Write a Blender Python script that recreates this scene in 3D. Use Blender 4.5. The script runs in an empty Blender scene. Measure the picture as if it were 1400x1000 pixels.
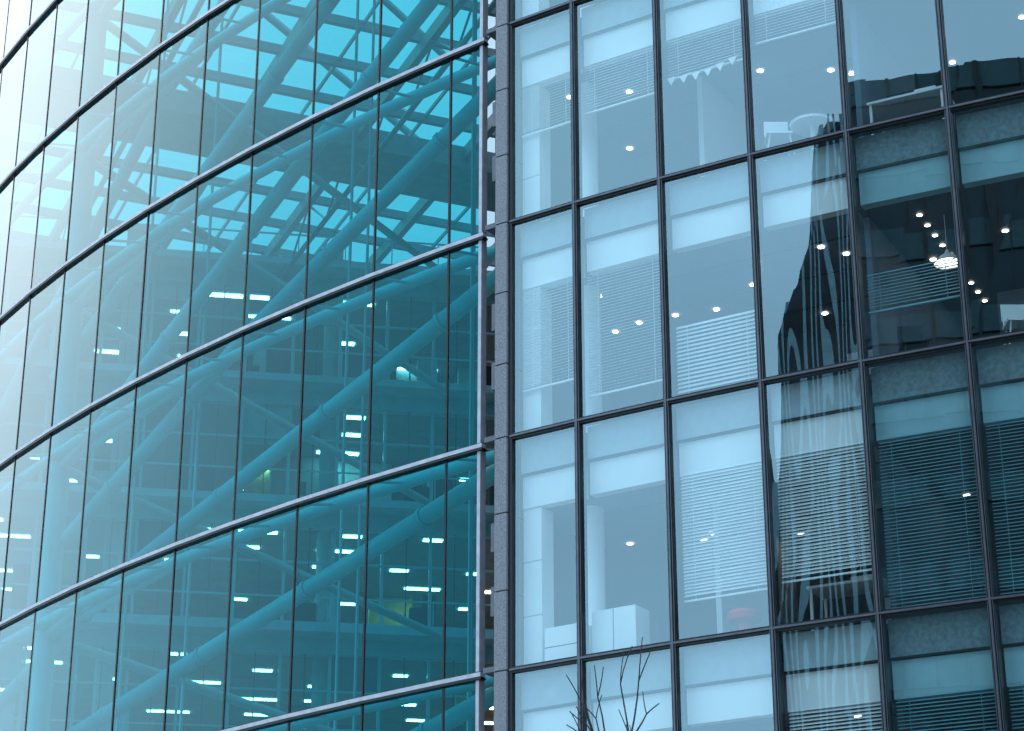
import bpy, math, random
from mathutils import Vector
random.seed(7)
sc=bpy.context.scene
EYE=1.7
# ---------------------------------------------------------------- helpers
class MB:
    def __init__(s): s.v=[];s.f=[];s.m=[];s.sm=[]
    def quad(s,pts,m=0,sm=False):
        i=len(s.v); s.v+= [tuple(p) for p in pts]; s.f.append(tuple(range(i,i+len(pts)))); s.m.append(m); s.sm.append(sm)
    def hexa(s,p,m=0):
        i=len(s.v); s.v+=[tuple(q) for q in p]
        for f in ((0,3,2,1),(4,5,6,7),(0,1,5,4),(1,2,6,5),(2,3,7,6),(3,0,4,7)):
            s.f.append(tuple(i+k for k in f)); s.m.append(m); s.sm.append(False)
    def box(s,x0,x1,y0,y1,z0,z1,m=0):
        s.hexa([(x0,y0,z0),(x1,y0,z0),(x1,y1,z0),(x0,y1,z0),(x0,y0,z1),(x1,y0,z1),(x1,y1,z1),(x0,y1,z1)],m)
    def fbox(s,F,a0,a1,d0,d1,z0,z1,m=0):
        A=F(a0,d0);B=F(a1,d0);C=F(a1,d1);D=F(a0,d1)
        s.hexa([(A[0],A[1],z0),(B[0],B[1],z0),(C[0],C[1],z0),(D[0],D[1],z0),(A[0],A[1],z1),(B[0],B[1],z1),(C[0],C[1],z1),(D[0],D[1],z1)],m)
    def arc(s,F,a0,a1,d0,d1,z0,z1,m=0,step=1.85):
        n=max(1,int(math.ceil((a1-a0)/step)))
        for k in range(n):
            s.fbox(F,a0+(a1-a0)*k/n,a0+(a1-a0)*(k+1)/n,d0,d1,z0,z1,m)
    def tube(s,p,q,r0,r1=None,n=10,m=0,cap=True):
        if r1 is None:r1=r0
        p=Vector(p);q=Vector(q);d=(q-p)
        if d.length<1e-6:return
        d.normalize()
        a=Vector((0,0,1)) if abs(d.z)<.9 else Vector((1,0,0))
        u=d.cross(a).normalized();w=d.cross(u)
        i=len(s.v)
        for (c,r) in ((p,r0),(q,r1)):
            for k in range(n):
                t=2*math.pi*k/n
                s.v.append(tuple(c+u*(math.cos(t)*r)+w*(math.sin(t)*r)))
        for k in range(n):
            k2=(k+1)%n
            s.f.append((i+k,i+k2,i+n+k2,i+n+k));s.m.append(m);s.sm.append(True)
        if cap:
            s.f.append(tuple(i+k for k in range(n)));s.m.append(m);s.sm.append(False)
            s.f.append(tuple(i+n+k for k in reversed(range(n))));s.m.append(m);s.sm.append(False)
    def disc(s,c,r,n=12,m=0):
        s.quad([(c[0]+r*math.cos(2*math.pi*k/n),c[1]+r*math.sin(2*math.pi*k/n),c[2]) for k in range(n)],m)
    def build(s,name,mats,parent=None):
        me=bpy.data.meshes.new(name); me.from_pydata(s.v,[],s.f)
        for mt in mats: me.materials.append(mt)
        for i,p in enumerate(me.polygons):
            p.material_index=s.m[i]; p.use_smooth=s.sm[i]
        me.update()
        o=bpy.data.objects.new(name,me); sc.collection.objects.link(o)
        if parent:o.parent=parent
        return o
def empty(name):
    e=bpy.data.objects.new(name,None); sc.collection.objects.link(e); return e

# ---------------------------------------------------------------- materials
def mat(name,col,rough=.5,metal=0,var=.15,scale=3.0,spec=.5,bump=0,detail=4,stretch=(1,1,1)):
    m=bpy.data.materials.new(name);m.use_nodes=True
    nt=m.node_tree;N=nt.nodes;L=nt.links
    b=N['Principled BSDF']
    tc=N.new('ShaderNodeTexCoord');mp=N.new('ShaderNodeMapping');mp.inputs['Scale'].default_value=stretch
    n=N.new('ShaderNodeTexNoise');n.inputs['Scale'].default_value=scale;n.inputs['Detail'].default_value=detail
    L.new(tc.outputs['Object'],mp.inputs['Vector']);L.new(mp.outputs[0],n.inputs['Vector'])
    r=N.new('ShaderNodeValToRGB')
    r.color_ramp.elements[0].position=.3;r.color_ramp.elements[1].position=.7
    r.color_ramp.elements[0].color=[c*(1-var) for c in col]+[1]
    r.color_ramp.elements[1].color=[min(1,c*(1+var)) for c in col]+[1]
    L.new(n.outputs['Fac'],r.inputs[0]);L.new(r.outputs[0],b.inputs['Base Color'])
    b.inputs['Roughness'].default_value=rough;b.inputs['Metallic'].default_value=metal
    b.inputs['Specular IOR Level'].default_value=spec
    if bump:
        bp=N.new('ShaderNodeBump');bp.inputs['Strength'].default_value=bump;bp.inputs['Distance'].default_value=.02
        L.new(n.outputs['Fac'],bp.inputs['Height']);L.new(bp.outputs[0],b.inputs['Normal'])
    return m
def emis(name,col,st):
    m=bpy.data.materials.new(name);m.use_nodes=True
    nt=m.node_tree;N=nt.nodes
    b=N['Principled BSDF'];b.inputs['Base Color'].default_value=(.8,.8,.8,1)
    b.inputs['Emission Color'].default_value=(*col,1);b.inputs['Emission Strength'].default_value=st
    return m
def glass(name,tint,base,gain,power,wave=0,refl=(1,1,1),refl2=None,sc3=(.9,.9,.35),rough=0.0):
    m=bpy.data.materials.new(name);m.use_nodes=True
    nt=m.node_tree;N=nt.nodes;L=nt.links
    for n in list(N):N.remove(n)
    out=N.new('ShaderNodeOutputMaterial')
    lw=N.new('ShaderNodeLayerWeight');lw.inputs['Blend'].default_value=.5
    pw=N.new('ShaderNodeMath');pw.operation='POWER';pw.inputs[1].default_value=power
    L.new(lw.outputs['Facing'],pw.inputs[0])
    ma=N.new('ShaderNodeMath');ma.operation='MULTIPLY_ADD';ma.inputs[1].default_value=gain;ma.inputs[2].default_value=base;ma.use_clamp=True
    L.new(pw.outputs[0],ma.inputs[0])
    tr=N.new('ShaderNodeBsdfTransparent');tr.inputs[0].default_value=(*tint,1)
    gl=N.new('ShaderNodeBsdfGlossy');gl.inputs['Roughness'].default_value=rough;gl.inputs['Color'].default_value=(*refl,1)
    if refl2:
        r=N.new('ShaderNodeValToRGB');e=r.color_ramp.elements
        e[0].position=.30;e[0].color=(*refl,1);e[1].position=.68;e[1].color=(*refl2,1)
        L.new(lw.outputs['Facing'],r.inputs[0]);L.new(r.outputs[0],gl.inputs['Color'])
    if wave:
        tc=N.new('ShaderNodeTexCoord');mp=N.new('ShaderNodeMapping');mp.inputs['Scale'].default_value=sc3
        nz=N.new('ShaderNodeTexNoise');nz.inputs['Scale'].default_value=1.0;nz.inputs['Detail'].default_value=1.0
        L.new(tc.outputs['Object'],mp.inputs[0]);L.new(mp.outputs[0],nz.inputs['Vector'])
        bp=N.new('ShaderNodeBump');bp.inputs['Strength'].default_value=1;bp.inputs['Distance'].default_value=wave
        L.new(nz.outputs['Fac'],bp.inputs['Height']);L.new(bp.outputs[0],gl.inputs['Normal'])
    mx=N.new('ShaderNodeMixShader');L.new(ma.outputs[0],mx.inputs[0]);L.new(tr.outputs[0],mx.inputs[1]);L.new(gl.outputs[0],mx.inputs[2])
    L.new(mx.outputs[0],out.inputs[0])
    return m

M_glassL=glass('teal_glass',(.10,.65,.72),.03,1.1,3.1,refl=(.25,.88,1),refl2=(.92,1,1))
M_glassR=glass('coated_glass',(.90,.98,.98),.22,.9,3.0,wave=.0045,refl=(.74,.94,1),sc3=(1.3,1.3,.22))
M_glassRoof=glass('roof_glass',(.56,.54,.54),.05,.6,3.0)
M_black=mat('black_frame',(.012,.012,.014),.35,.3)
M_cap=mat('lilac_aluminium',(.50,.48,.54),.4,.2,scale=6)
M_capD=mat('dark_aluminium',(.13,.125,.145),.35,.5,scale=6)
M_steel=mat('painted_steel',(.44,.50,.52),.4,0,.12,1.2)
M_roofst=mat('roof_steel',(.24,.29,.31),.5)
M_conc=mat('pale_concrete',(.46,.51,.53),.8,0,.14,1.5)
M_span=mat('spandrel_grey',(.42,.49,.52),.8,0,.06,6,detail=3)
M_spanD=mat('spandrel_dimmed',(.17,.24,.26),.8,0,.25,14,detail=8)  # darker spandrel copy: dimness of the dark-reflecting bays baked into its colour
M_white=mat('white_panel',(.92,.92,.92),.6,0,.03,2)
M_bulkD=mat('bulkhead_dimmed',(.32,.52,.56),.6,0,.08,2)  # white bulkhead again, with the dim teal look of dark-reflecting bays painted in
M_ceil=mat('ceiling_tile',(.19,.22,.28),.8,0,.12,2)
M_inceil=mat('office_ceiling',(.24,.29,.31),.8,0,.1,2)
M_inwall=mat('office_core',(.11,.16,.18),.8,0,.4,.5)
M_room=mat('room_wall',(.14,.17,.22),.8,0,.35,.6)
M_brown=mat('dark_fitout',(.045,.038,.04),.7,0,.3,.8)
M_dark=mat('dark_void',(.02,.02,.025),.7)
M_blind=mat('blind_slat',(.9,.91,.91),.5,0,.05,3)
M_blindD=mat('blind_slat_dimmed',(.20,.42,.47),.5,0,.08,3)  # blind slats darkened in colour where the glass mirrors dark buildings
M_light=emis('office_light',(1,.96,.9),20)
M_spot=emis('downlight',(1,.93,.82),14)
M_warm=mat('warm_timber',(.6,.36,.10),.6,0,.2,4)
M_red=mat('red_fabric',(.7,.04,.03),.6)
M_gran=mat('granite',(.26,.25,.28),.6,0,.55,60,detail=10,bump=.3)

# ---------------------------------------------------------------- frames of reference (plan curves)
def mk(P0,al,R,sg):
    C=(P0[0]+R*math.sin(al),P0[1]+R*math.cos(al))
    def F(s,off=0.0):
        a=al+sg*s/R
        return (C[0]-(R-off)*math.sin(a),C[1]-(R-off)*math.cos(a))
    return F
LF=mk((-.56,34.72),math.radians(38.5),54.6,1)
RF=mk((0.0,34.0),math.radians(34.8),53.0,-1)
LZ=[8.80+3.98*k+EYE for k in range(-2,8)]
RZ=[8.72+3.99*k+EYE for k in range(-2,8)]

# ================================================================= left drum: atrium building
A=empty('glass_atrium_building')
ls=[0,.74]+[2.6+1.85*k for k in range(0,20)]
g=MB();fr=MB()
for i in range(len(ls)-1):
    a,b=ls[i],ls[i+1]
    zz=[0.05]+LZ
    for j in range(len(zz)-1):
        t=[random.uniform(-.004,.004) for _ in range(4)]
        p=[LF(a,t[0]),LF(b,t[1]),LF(b,t[2]),LF(a,t[3])]
        g.quad([(p[0][0],p[0][1],zz[j]),(p[1][0],p[1][1],zz[j]),(p[2][0],p[2][1],zz[j+1]),(p[3][0],p[3][1],zz[j+1])])
g.build('curved_glass_skin',[M_glassL],A)
for i,s in enumerate(ls):
    w=.02
    if i==0: 
        fr.fbox(LF,-.05,.02,-.03,.12,0,LZ[-1],1); continue
    fr.fbox(LF,s-w,s+w,-.012,.03,0,LZ[-1],0)
for z in LZ+[0.3]:
    for i in range(len(ls)-1):
        a,b=ls[i],ls[i+1]
        if i==0:a=-.12
        fr.fbox(LF,a,b,-.085,.02,z-.02,z+.05,1)
        fr.fbox(LF,a,b,-.075,.06,z-.062,z-.024,0)
        fr.fbox(LF,a,b,-.06,.03,z+.054,z+.072,0)
fr.build('facade_frame',[M_black,M_cap],A)
# steelwork
st=MB()
def lp(s,off,z): 
    p=LF(s,off); return (p[0],p[1],z)
for z in LZ[1:]:
    n=24
    for k in range(n):
        st.tube(lp(.3+37*k/n,.95,z+.22),lp(.3+37*(k+1)/n,.95,z+.22),.12,n=10,cap=False)
    for s in ls[1:]:
        st.tube(lp(s,.05,z),lp(s,.9,z+.2),.03,n=6)
def diag(s0,h0,s1,h1,r=.165,o=1.35):
    p=Vector(lp(s0,o,h0+EYE));q=Vector(lp(s1,o,h1+EYE))
    st.tube(p,q,r,n=14)
    d=(q-p).normalized();Lh=(q-p).length
    t=2.2
    while t<Lh-1:
        st.tube(p+d*t,p+d*(t+.09),r+.028,n=14);t+=3.4
diag(.2,21.0,8.0,17.6); diag(8,17.6,16,14.9)
diag(.1,16.9,12.3,13.5); diag(12.3,13.5,22,11.5)
diag(.5,12.95,14.5,10.3); diag(14.5,10.3,24,8.4)
diag(.3,9.0,14,6.2)
diag(2.4,23.4,6.2,21.1);diag(6.2,21.1,15,17)
diag(.6,28.2,5.6,24.6);diag(5.6,24.6,17,19.4)
diag(4,30,12,25,.15);diag(12,25,24,19,.15)
def col(x,y,r,top=31.0):
    st.tube((x,y,0),(x,y,top+EYE),r,n=16)
col(-10.35,46.8,.24)
col(-16.5,54.5,.24)
for (s,o) in ((2.9,3.0),(6.1,2.5),(7.4,4.0),(10.4,1.8),(12.7,1.6),(4.9,5)):
    p=LF(s,o);st.tube((p[0],p[1],0),(p[0],p[1],31+EYE),.035,n=6)
for z in LZ[1:]:
    st.tube((-10.35,46.8,z),lp(9.0,.95,z+.2),.10)
    st.tube((-10.35,46.8,z),lp(13.5,.95,z+.2),.10)
    st.tube((-10.35,46.8,z),(-2.1,63.3,z+.5),.12)
st.build('steel_bracing',[M_steel],A)
# roof
th=math.radians(23)
ux,uy=math.cos(th),math.sin(th)
O=(-5.5,57.3)
def RO(a,d): return (O[0]+ux*a-uy*d,O[1]+uy*a+ux*d)
rf=MB();zr=31.2+EYE
def inside(a,d):
    p=RO(a,d);return (p[0]-33.4)**2+(p[1]-77.4)**2<54.1**2
rg=MB()
amin,amax=-24,30
for j in range(-14,12):
    d=j*2.1
    xs=[amin+.25*k for k in range(int((amax-amin)/.25)) if inside(amin+.25*k,d)]
    if not xs:continue
    lo,hi=min(xs),max(xs)
    if abs(d)>1.3: rf.fbox(RO,lo,hi,d-.08,d+.08,zr-.28,zr-.02,0)
    rg.quad([(*RO(lo,d),zr+.01),(*RO(hi,d),zr+.01),(*RO(hi,d+2.1),zr+.01),(*RO(lo,d+2.1),zr+.01)])
for i in range(-7,9):
    aa=i*3.4+.6
    ds=[-28+.25*k for k in range(220) if inside(aa,-28+.25*k)]
    if not ds:continue
    lo,hi=min(ds),min(max(ds),24)
    rf.fbox(RO,aa-.10,aa+.10,lo,hi,zr-.70,zr-.29,0)
    rf.fbox(RO,aa+1.67,aa+1.73,lo,hi,zr-.14,zr-.02,0)
    if i%2==0:
        rf.tube((*RO(aa,lo+1),zr-2.0),(*RO(aa,8),zr-2.0),.08,m=0)
        k=lo+1
        while k<8:
            rf.tube((*RO(aa,k),zr-2.0),(*RO(aa,k+1.8),zr-.7),.035,n=6)
            rf.tube((*RO(aa,k+1.8),zr-.7),(*RO(aa,k+3.6),zr-2.0),.035,n=6)
            k+=3.6
rf.fbox(RO,-10.5,25,-1.2,1.2,zr-1.0,zr-.30,0)
rf.build('roof_grid',[M_roofst],A)
rg.build('roof_glazing',[M_glassRoof],A)
# inner office block
be=math.radians(9)
bx,by=math.cos(be),math.sin(be)
def WF(a,d):return (-20+bx*a-by*d,61.5+by*a+bx*d)
inn=MB();il=MB()
lev=[29.6-4*k+EYE for k in range(9) if 29.6-4*k+EYE>-1]
rnd=random.Random(3);rl=random.Random(17)
for li,z in enumerate(lev):
    lo=z-4
    inn.fbox(WF,1,36,-.05,.30,z-.75,z+.25,0)
    inn.fbox(WF,1,36,-.9,-.05,z-.28,z-.05,0)
    inn.fbox(WF,1,36,.31,13,z-.6,z-.3,1)
    inn.fbox(WF,1,36,-.88,-.84,z+.75,z+.80,2)
    for k in range(24):
        a=1.2+1.5*k
        inn.fbox(WF,a-.045,a+.045,-.02,.14,lo+.26,z-.76,2)
        inn.fbox(WF,a+.73,a+.77,-.0,.08,lo+.26,z-.76,5)
        inn.fbox(WF,a-.015,a+.015,-.88,-.84,z-.05,z+.75,2)
    inn.fbox(WF,1,36,-.0,.1,lo+2.1,lo+2.16,2)
    pr_=.40 if li<2 else .60
    for r_,d in enumerate((1.0,2.6,4.4,6.4,8.6)):
        for k in range(14):
            if rl.random()<pr_:
                a=1.6+2.55*k+rl.choice((0,0,.7,.3,1.1))
                w=rl.choice((.45,.6,1.2,1.4))
                il.quad([(*WF(a,d),z-.62),(*WF(a+w,d),z-.62),(*WF(a+w,d+.28),z-.62),(*WF(a,d+.28),z-.62)])
    for k in range(7):
        a=rnd.uniform(2,34);inn.fbox(WF,a,a+rnd.uniform(.2,2.0),4.8+rnd.uniform(0,3),8.2,lo+.2,z-.62,rnd.choice((0,2,3,4,4)))
    for k in range(26):
        a=rnd.uniform(1.5,35);h=rnd.uniform(.5,1.7);dd=rnd.uniform(.4,1.4)
        inn.fbox(WF,a,a+rnd.uniform(.15,.8),dd,dd+.3,lo+.25,lo+.25+h,rnd.choice((5,5,4,0)))
    for k in range(4):
        b_=rnd.randrange(22);a=1.2+1.5*b_
        inn.fbox(WF,a+.06,a+1.44,.16,.18,z-.76-rnd.uniform(.5,1.3),z-.76,rnd.choice((0,4)))
inn.fbox(WF,1,36,13.01,13.3,0,29.6+EYE,4)
for a in (1.5,8,14.5,21,27.5,34):
    p=WF(a,1.0);inn.tube((p[0],p[1],0),(p[0],p[1],31+EYE),.28,m=0)
for (a,k) in ((11.2,4),(18.6,3),(19.9,3),(15.0,6)):
    z=lev[k];inn.fbox(WF,a,a+.35,.5,.7,z-3.7,z-.9,3)
inn.build('inner_office_block',[M_conc,M_inceil,M_steel,M_warm,M_inwall,M_dark],A)
il.build('office_strip_lights',[M_light],A)
pw=MB()
pw.fbox(LF,-.30,-.12,.35,32,0,33,0)
pw.build('party_wall',[M_dark],A)
# ================================================================= right drum: office building
B=empty('curved_office_building')
rs=[0,1.32]+[1.32+1.66*k for k in range(1,14)]
S1=rs[-1]
g=MB();fr=MB();sp=MB();it=MB()
tops=[0.05]+RZ
for i in range(len(rs)-1):
    a,b=rs[i],rs[i+1]
    for j in range(len(tops)-1):
        t=[random.uniform(-.004,.004) for _ in range(4)]
        p=[RF(a,t[0]),RF(b,t[1]),RF(b,t[2]),RF(a,t[3])]
        g.quad([(p[0][0],p[0][1],tops[j]),(p[1][0],p[1][1],tops[j]),(p[2][0],p[2][1],tops[j+1]),(p[3][0],p[3][1],tops[j+1])])
g.build('glazing_panels',[M_glassR],B)
for i,s in enumerate(rs):
    w=.052 if i else .035
    fr.fbox(RF,s-w,s+w,-.05,.14,0,RZ[-1],0)
    if i:
        fr.fbox(RF,s-.016,s+.016,-.085,-.052,0,RZ[-1],1)
        fr.fbox(RF,s-.044,s-.034,-.066,-.052,0,RZ[-1],1)
        fr.fbox(RF,s+.034,s+.044,-.066,-.052,0,RZ[-1],1)
for z in RZ:
    for i in range(len(rs)-1):
        a,b=rs[i],rs[i+1]
        fr.fbox(RF,a,b,-.046,.137,z-.05,z+.05,0)
        fr.fbox(RF,a,b,-.08,-.048,z-.016,z+.016,1)
fr.build('mullions_and_transoms',[M_black,M_capD],B)
for z in RZ:
    for i in range(len(rs)-1):
        a,b=rs[i],rs[i+1]
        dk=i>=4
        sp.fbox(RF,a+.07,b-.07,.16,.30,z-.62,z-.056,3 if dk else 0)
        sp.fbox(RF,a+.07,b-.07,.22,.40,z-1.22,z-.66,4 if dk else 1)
        sp.fbox(RF,a+.07,b-.07,.15,.155,z-.66,z-.63,2)
    it.arc(RF,.02,rs[4]-.05,.41,8.0,z-1.20,z-.4,0)
    it.arc(RF,rs[4]-.05,S1,.41,8.0,z-1.20,z-.4,4)
    it.arc(RF,.02,S1,.45,8.0,z-.12,z-.02,2)
sp.build('spandrels',[M_span,M_white,M_black,M_spanD,M_bulkD],B)
rnd=random.Random(11)
it.arc(RF,.02,rs[4],4.6,4.75,0,RZ[-1]-.5,1)
it.arc(RF,rs[4],S1,6.2,6.35,0,RZ[-1]-.5,4)
for z in RZ:
    for k in range(3):
        it.fbox(RF,.06,.42,.25,.30,z+.02+k*.92,z+.02+k*.92+.90,3)
    it.fbox(RF,.06,.42,.305,.6,z,z+2.76,3)
    p=RF(.98,.9); it.tube((p[0],p[1],z),(p[0],p[1],z+2.8),.22,n=20,m=3)
    it.fbox(RF,rs[4]-.05,rs[4]+.05,.7,6.2,z,z+2.78,1)
    for d in (1.2,2.4,3.6):
        it.arc(RF,.45,rs[4]-.1,d,d+.03,z-1.215,z-1.201,2)
    for k in range(5):
        a=rnd.uniform(.6,S1-1);it.fbox(RF,a,a+rnd.uniform(.4,1.1),3.4,4.5,z,z+rnd.uniform(1.2,2.6),rnd.choice((1,3,2)))
for z in RZ[::2]:
    it.fbox(RF,rs[2]-.05,rs[2]+.05,1.6,4.6,z,z+2.78,3)
it.build('interior_shell',[M_ceil,M_room,M_dark,M_white,M_brown],B)
lt=MB()
for z in RZ:
    zc=z-1.217
    for i in range(len(rs)-1):
        for k in range(rnd.choice((1,2,2,3) if i<4 else (0,1,1))):
            s=rnd.uniform(rs[i]+.25,rs[i+1]-.25);d=rnd.uniform(.9,4.3)
            p=RF(s,d);lt.disc((p[0],p[1],zc),.055,m=0)
for k in range(10):
    p=RF(7.1,1.0+.42*k);lt.disc((p[0],p[1],RZ[4]-1.218),.045)
lt.build('downlights',[M_spot],B)

# granite pilaster
P=MB()
dz=3.99/3
z=RZ[0]-dz*3
while z<RZ[-1]:
    P.fbox(RF,-.285,-.045,-.10,.4,max(0,z+.012),z+dz-.012,0)
    z+=dz
P.fbox(RF,-.27,-.05,-.08,.38,0,RZ[-1],1)
P.build('granite_pilaster',[M_gran,M_black])
# shadow gap
G=MB()
G.fbox(RF,-.62,-.29,.35,.6,0,RZ[-1],0)
for z in LZ:
    G.fbox(RF,-.56,-.29,-.02,.34,z-.05,z+.04,1)
for z in RZ:
    for q in (1.0,2.1):
        G.fbox(RF,-.5,-.36,.1,.34,z+q,z+q+.5,1)
G.build('shadow_gap',[M_dark,M_capD],B)

# blinds
def blind(c,j,drop,tilt=.6,start=0,pitch=.055):
    b=MB();a0,a1=rs[c]+.10,rs[c+1]-.10
    z0=RZ[j]-1.24-start
    n=int(drop/pitch)
    for k in range(n):
        z=z0-k*pitch
        j1,j2=rnd.uniform(-.004,.004),rnd.uniform(-.004,.004)
        A_=RF(a0,.17);B_=RF(a1,.17);C_=RF(a1,.215);D_=RF(a0,.215)
        h=.045*tilt
        b.quad([(A_[0],A_[1],z+j1),(B_[0],B_[1],z+j2),(C_[0],C_[1],z+h+j2),(D_[0],D_[1],z+h+j1)])
    b.fbox(RF,a0,a1,.17,.21,z0-n*pitch-.03,z0-n*pitch)
    for s in (a0+.2,a1-.2):
        p=RF(s,.192);b.tube((p[0],p[1],z0-n*pitch),(p[0],p[1],z0+.02),.006,n=4)
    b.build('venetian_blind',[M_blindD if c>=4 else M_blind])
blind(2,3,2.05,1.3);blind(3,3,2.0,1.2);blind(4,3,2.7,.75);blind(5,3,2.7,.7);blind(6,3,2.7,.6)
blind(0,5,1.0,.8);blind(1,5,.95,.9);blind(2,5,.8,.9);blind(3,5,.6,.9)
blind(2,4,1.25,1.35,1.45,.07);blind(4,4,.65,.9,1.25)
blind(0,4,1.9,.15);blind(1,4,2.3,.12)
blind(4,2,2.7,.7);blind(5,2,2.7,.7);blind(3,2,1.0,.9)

# bunting
b=MB()
for k in range(6):
    s=3.08+k*.23;z=RZ[5]-2.02-.08*math.sin(math.pi*k/6)+.02*k
    p=RF(s,.14);q=RF(s+.17,.14)
    b.quad([(p[0],p[1],z),(q[0],q[1],z),((p[0]+q[0])/2,(p[1]+q[1])/2,z-.15)])
    r=RF(s+.23,.14);b.tube((p[0],p[1],z),(r[0],r[1],z+.02),.006,n=4)
b.build('bunting_garland',[M_white])
# pendant lamp
b=MB();p=RF(7.45,1.2);z=RZ[3]+1.93
n=20
prof=[(.02,.24),(.05,.17),(.14,.11),(.21,.03),(.22,0)]
for i in range(len(prof)-1):
    b.tube((p[0],p[1],z+prof[i][1]),(p[0],p[1],z+prof[i+1][1]),prof[i][0],prof[i+1][0],n=n,cap=False)
b.tube((p[0],p[1],z+.24),(p[0],p[1],RZ[4]-1.2),.006,n=5)
b.disc((p[0],p[1],z+.03),.19,20,1)
b.build('pendant_lamp',[M_white,emis('lamp_glow',(1,.95,.88),5)])
# round table
b=MB();p=RF(5.45,.75);z=RZ[4]
b.tube((p[0],p[1],z+.70),(p[0],p[1],z+.74),.36,.38,n=28)
b.tube((p[0],p[1],z+.02),(p[0],p[1],z+.70),.04,n=10)
b.tube((p[0],p[1],z),(p[0],p[1],z+.03),.25,.22,n=20)
b.build('round_table',[M_white])
def chair(s,d,z,m):
    b=MB();p=RF(s,d)
    for (dx,dy) in ((-.2,-.2),(.2,-.2),(.2,.2),(-.2,.2)):
        b.tube((p[0]+dx*1.15,p[1]+dy*1.15,z),(p[0]+dx*.8,p[1]+dy*.8,z+.45),.015,n=6)
    b.box(p[0]-.21,p[0]+.21,p[1]-.21,p[1]+.21,z+.45,z+.49,0)
    for dx in (-.18,.18): b.tube((p[0]+dx,p[1]+.2,z+.48),(p[0]+dx*.95,p[1]+.27,z+.88),.014,n=6)
    b.box(p[0]-.2,p[0]+.2,p[1]+.235,p[1]+.26,z+.62,z+.9,0)
    b.build('office_chair',[m])
chair(4.95,.45,RZ[4],M_white);chair(8.6,.7,RZ[3],M_white);chair(6.9,.8,RZ[3],M_dark)
def desk(s0,s1,z,m=M_white):
    b=MB();b.fbox(RF,s0,s1,.5,1.2,z+.70,z+.74)
    for s in (s0+.05,s1-.05):
        for d in (.55,1.15): b.fbox(RF,s-.02,s+.02,d-.02,d+.02,z,z+.7)
    b.fbox(RF,s0+.3,s0+.8,.62,.66,z+.85,z+1.18,1);b.fbox(RF,s0+.5,s0+.6,.67,.70,z+.74,z+.9,1)
    b.fbox(RF,s1-.5,s1-.15,.55,.85,z+.74,z+.80)
    b.build('office_desk',[m,M_dark])
desk(6.5,7.8,RZ[4]);desk(5.0,6.2,RZ[2])
b=MB();b.fbox(RF,.50,1.22,.2,.65,RZ[2]+.06,RZ[2]+.66);b.fbox(RF,.50,1.22,.195,.199,RZ[2]+.33,RZ[2]+.345,1)
b.build('white_cabinet',[M_white,M_black])
b=MB();b.fbox(RF,1.4,2.2,.2,.65,RZ[2]+.06,RZ[2]+.80);b.fbox(RF,1.79,1.80,.195,.199,RZ[2]+.06,RZ[2]+.80,1)
b.build('white_cabinet',[M_white,M_black])
b=MB();p=RF(3.95,.5);z=RZ[2]+.05
pr=[(.12,0),(.09,.1),(.10,.24),(.25,.3),(.28,.38),(.24,.44),(.0001,.46)]
for i in range(len(pr)-1):b.tube((p[0],p[1],z+pr[i][1]),(p[0],p[1],z+pr[i+1][1]),pr[i][0],pr[i+1][0],n=20,cap=False)
b.build('red_stool',[M_red])

# ================================================================= across the street (seen as reflections)
M_finD=mat('dark_bronze',(.03,.034,.038),.5,.2)
M_fin=mat('pale_fin',(.28,.42,.46),.5,0,.2)
M_nb=mat('dark_cladding',(.05,.11,.12),.6,0,.2)
M_winT=mat('tinted_window',(.008,.030,.038),.3,0,.3,.5)
T=MB()
ta=math.radians(40)
dvx,dvy=-math.cos(ta),-math.sin(ta)
avx,avy=math.sin(ta),-math.cos(ta)
TO=(-41.5,-6.5)
def TF(a,d):return (TO[0]+avx*a+dvx*d,TO[1]+avy*a+dvy*d)
W=6.0;AL=-.8
def ztop(a):return 33+18*min(1,max(0,(a-AL)/3.5))
n=16
for k in range(n):
    a0=AL+(W-AL)*k/n;a1=AL+(W-AL)*(k+1)/n
    p=[TF(a0,0),TF(a1,0),TF(a1,5),TF(a0,5)]
    z0,z1=ztop(a0),ztop(a1)
    T.hexa([(*p[0],0),(*p[1],0),(*p[2],0),(*p[3],0),(*p[0],z0),(*p[1],z1),(*p[2],z1),(*p[3],z0)],0)
    T.fbox(TF,a0,a0+.14,-.4,-.01,0,z0+.2,1)
T.build('finned_tower',[M_finD,M_fin,M_winT])
N_=MB()
NO=(-36.5,-12.0);na=math.radians(52)
dx2,dy2=-math.cos(na),-math.sin(na);ax2,ay2=math.sin(na),-math.cos(na)
def NF(a,d):return (NO[0]+ax2*a+dx2*d,NO[1]+ay2*a+dy2*d)
N_.fbox(NF,0,45,0,14,0,53,0)
for k in range(13):
    z=4*k+1
    N_.fbox(NF,-.1,45.1,-.2,-.004,z+2.7,z+4,1)
    N_.fbox(NF,0,45,-.05,-.003,z,z+2.68,2)
for k in range(30):
    N_.fbox(NF,1.5*k-.08,1.5*k+.08,-.3,-.21,0,53,0)
N_.build('street_office_block',[M_finD,M_nb,M_winT])

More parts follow.
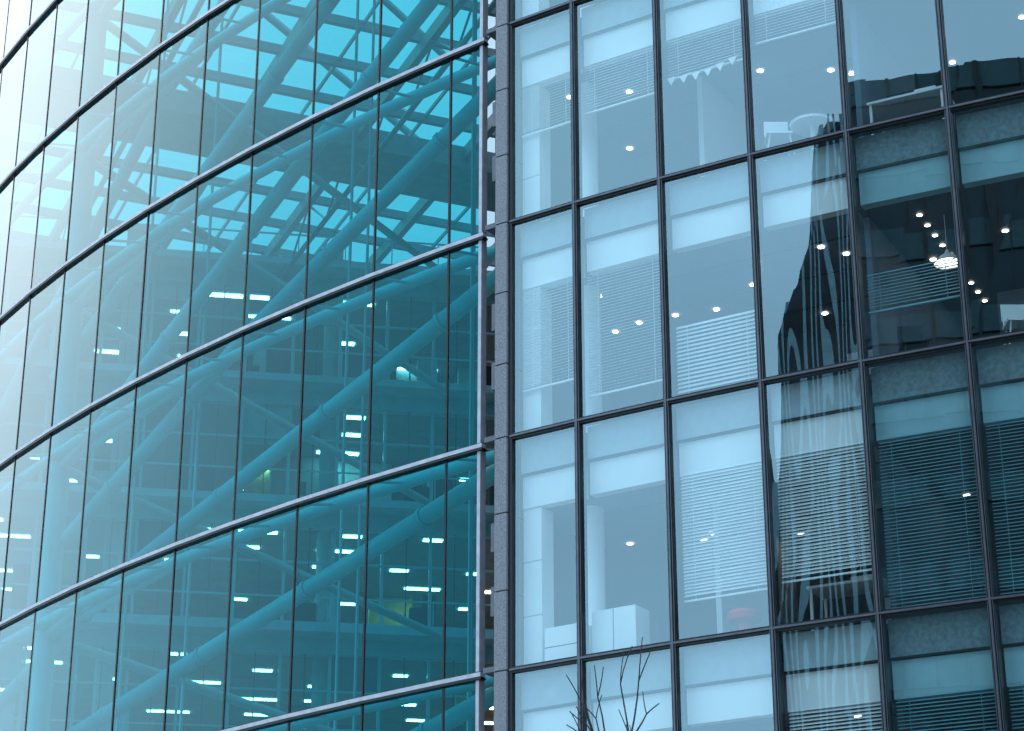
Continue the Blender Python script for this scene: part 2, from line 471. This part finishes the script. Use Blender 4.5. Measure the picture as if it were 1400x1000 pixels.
# ================================================================= bare tree
tr=MB();rt=random.Random(21)
def limb(p,q,r0,r1,n):
    p=Vector(p);q=Vector(q);k=3
    off=Vector((rt.uniform(-1,1),rt.uniform(-1,1),0))*(q-p).length*.05
    a=p
    for i in range(1,k+1):
        t=i/k;b_=p.lerp(q,t)+off*math.sin(math.pi*t)
        tr.tube(a,b_,r0+(r1-r0)*(i-1)/k,r0+(r1-r0)*t,n=n,cap=False);a=b_
def grow(p,d,L,r,dep):
    q=p+d*L;limb(p,q,r,r*.72,6 if dep>2 else 5)
    if dep==0:return
    for k in range(2):
        nd=(d+Vector((rt.uniform(-.8,.8),rt.uniform(-.8,.8),rt.uniform(-.1,.35)))).normalized()
        grow(q,nd,L*rt.uniform(.5,.8),r*.66,dep-1)
    if dep>1: grow(q,(d+Vector((rt.uniform(-.25,.25),rt.uniform(-.25,.25),.15))).normalized(),L*.8,r*.74,dep-1)
grow(Vector((0,0,0)),Vector((0,0,1)),2.2,.085,6)
zm=max(v[2] for v in tr.v);xm=max(abs(v[0]) for v in tr.v)
kz=8.1/zm;kx=min(1,1.25/xm)
tr.v=[(v[0]*kx+1.1,v[1]*kx+24,v[2]*kz) for v in tr.v]
M_bark=mat('bark',(.05,.04,.035),.9,0,.3,12)
tr.build('bare_tree',[M_bark])

# ================================================================= ground
M_as=mat('asphalt',(.05,.05,.052),.9,0,.25,8)
M_pv=mat('paving',(.28,.27,.26),.85,0,.2,3)
gd=MB();gd.quad([(-1500,-1500,-.15),(1500,-1500,-.15),(1500,1500,-.15),(-1500,1500,-.15)]);gd.build('ground',[M_as])
pvm=MB();pvm.box(-80,60,16,120,-.149,0);pvm.build('pavement',[M_pv])
pm=MB();pm.box(-80,60,-60,4,-.149,-.004);pm.build('pavement',[M_pv])
rd=MB()
for k in range(-13,10):rd.quad([(k*6,9.9,-.146),(k*6+3,9.9,-.146),(k*6+3,10.05,-.146),(k*6,10.05,-.146)])
rd.build('road_marking',[M_white])

# ================================================================= sky, sun, camera
w=bpy.data.worlds.new('World');sc.world=w;w.use_nodes=True
N=w.node_tree.nodes;L=w.node_tree.links
bg=N['Background'];bg.inputs[1].default_value=.15
sky=N.new('ShaderNodeTexSky');sky.sky_type='NISHITA';sky.sun_disc=False
SE=math.radians(48);
sdir=(-.80,.60)
az=math.atan2(sdir[0],sdir[1])
sky.sun_elevation=SE;sky.sun_rotation=az
sky.dust_density=1.5;sky.air_density=1.2
v=Vector((sdir[0]*math.cos(SE),sdir[1]*math.cos(SE),math.sin(SE)))
tc=N.new('ShaderNodeTexCoord');nz=N.new('ShaderNodeTexNoise');nz.inputs['Scale'].default_value=2.2;nz.inputs['Detail'].default_value=5
mp=N.new('ShaderNodeMapping');mp.inputs['Scale'].default_value=(1,1,2.5)
L.new(tc.outputs['Generated'],mp.inputs[0]);L.new(mp.outputs[0],nz.inputs['Vector'])
cr=N.new('ShaderNodeValToRGB');cr.color_ramp.elements[0].position=.3;cr.color_ramp.elements[0].color=(.66,.66,.66,1)
cr.color_ramp.elements[1].position=.7;cr.color_ramp.elements[1].color=(.97,.97,.97,1)
L.new(nz.outputs['Fac'],cr.inputs[0])
dt=N.new('ShaderNodeVectorMath');dt.operation='DOT_PRODUCT';dt.inputs[1].default_value=tuple(v)
L.new(tc.outputs['Generated'],dt.inputs[0])
cl=N.new('ShaderNodeValToRGB');cl.color_ramp.interpolation='EASE'
e=cl.color_ramp.elements
e[0].position=.0;e[0].color=(.38,.61,.82,1)
e[1].position=.98;e[1].color=(.86,.95,1,1)
x=e.new(.5);x.color=(.39,.62,.82,1)
x=e.new(.82);x.color=(.36,.58,.72,1)
L.new(dt.outputs['Value'],cl.inputs[0])
sca=N.new('ShaderNodeVectorMath');sca.operation='SCALE';sca.inputs['Scale'].default_value=19
L.new(cl.outputs[0],sca.inputs[0])
mx=N.new('ShaderNodeMixRGB')
L.new(cr.outputs[0],mx.inputs[0]);L.new(sky.outputs[0],mx.inputs[1]);L.new(sca.outputs[0],mx.inputs[2]);L.new(mx.outputs[0],bg.inputs[0])
sun=bpy.data.lights.new('sun','SUN');sun.energy=1.2;sun.angle=math.radians(12);sun.color=(1,.96,.9)
so=bpy.data.objects.new('sun',sun);sc.collection.objects.link(so)
so.rotation_euler=v.to_track_quat('Z','Y').to_euler()
cam=bpy.data.cameras.new('camera');co=bpy.data.objects.new('camera',cam);sc.collection.objects.link(co)
cam.lens=2964/1400*36;cam.sensor_width=36;cam.clip_end=5000
co.location=(0,0,EYE);co.rotation_euler=(math.radians(112.4),0,0)
sc.camera=co
sc.view_settings.view_transform='Standard'
try: sc.view_settings.look='None'
except: pass
sc.view_settings.exposure=0
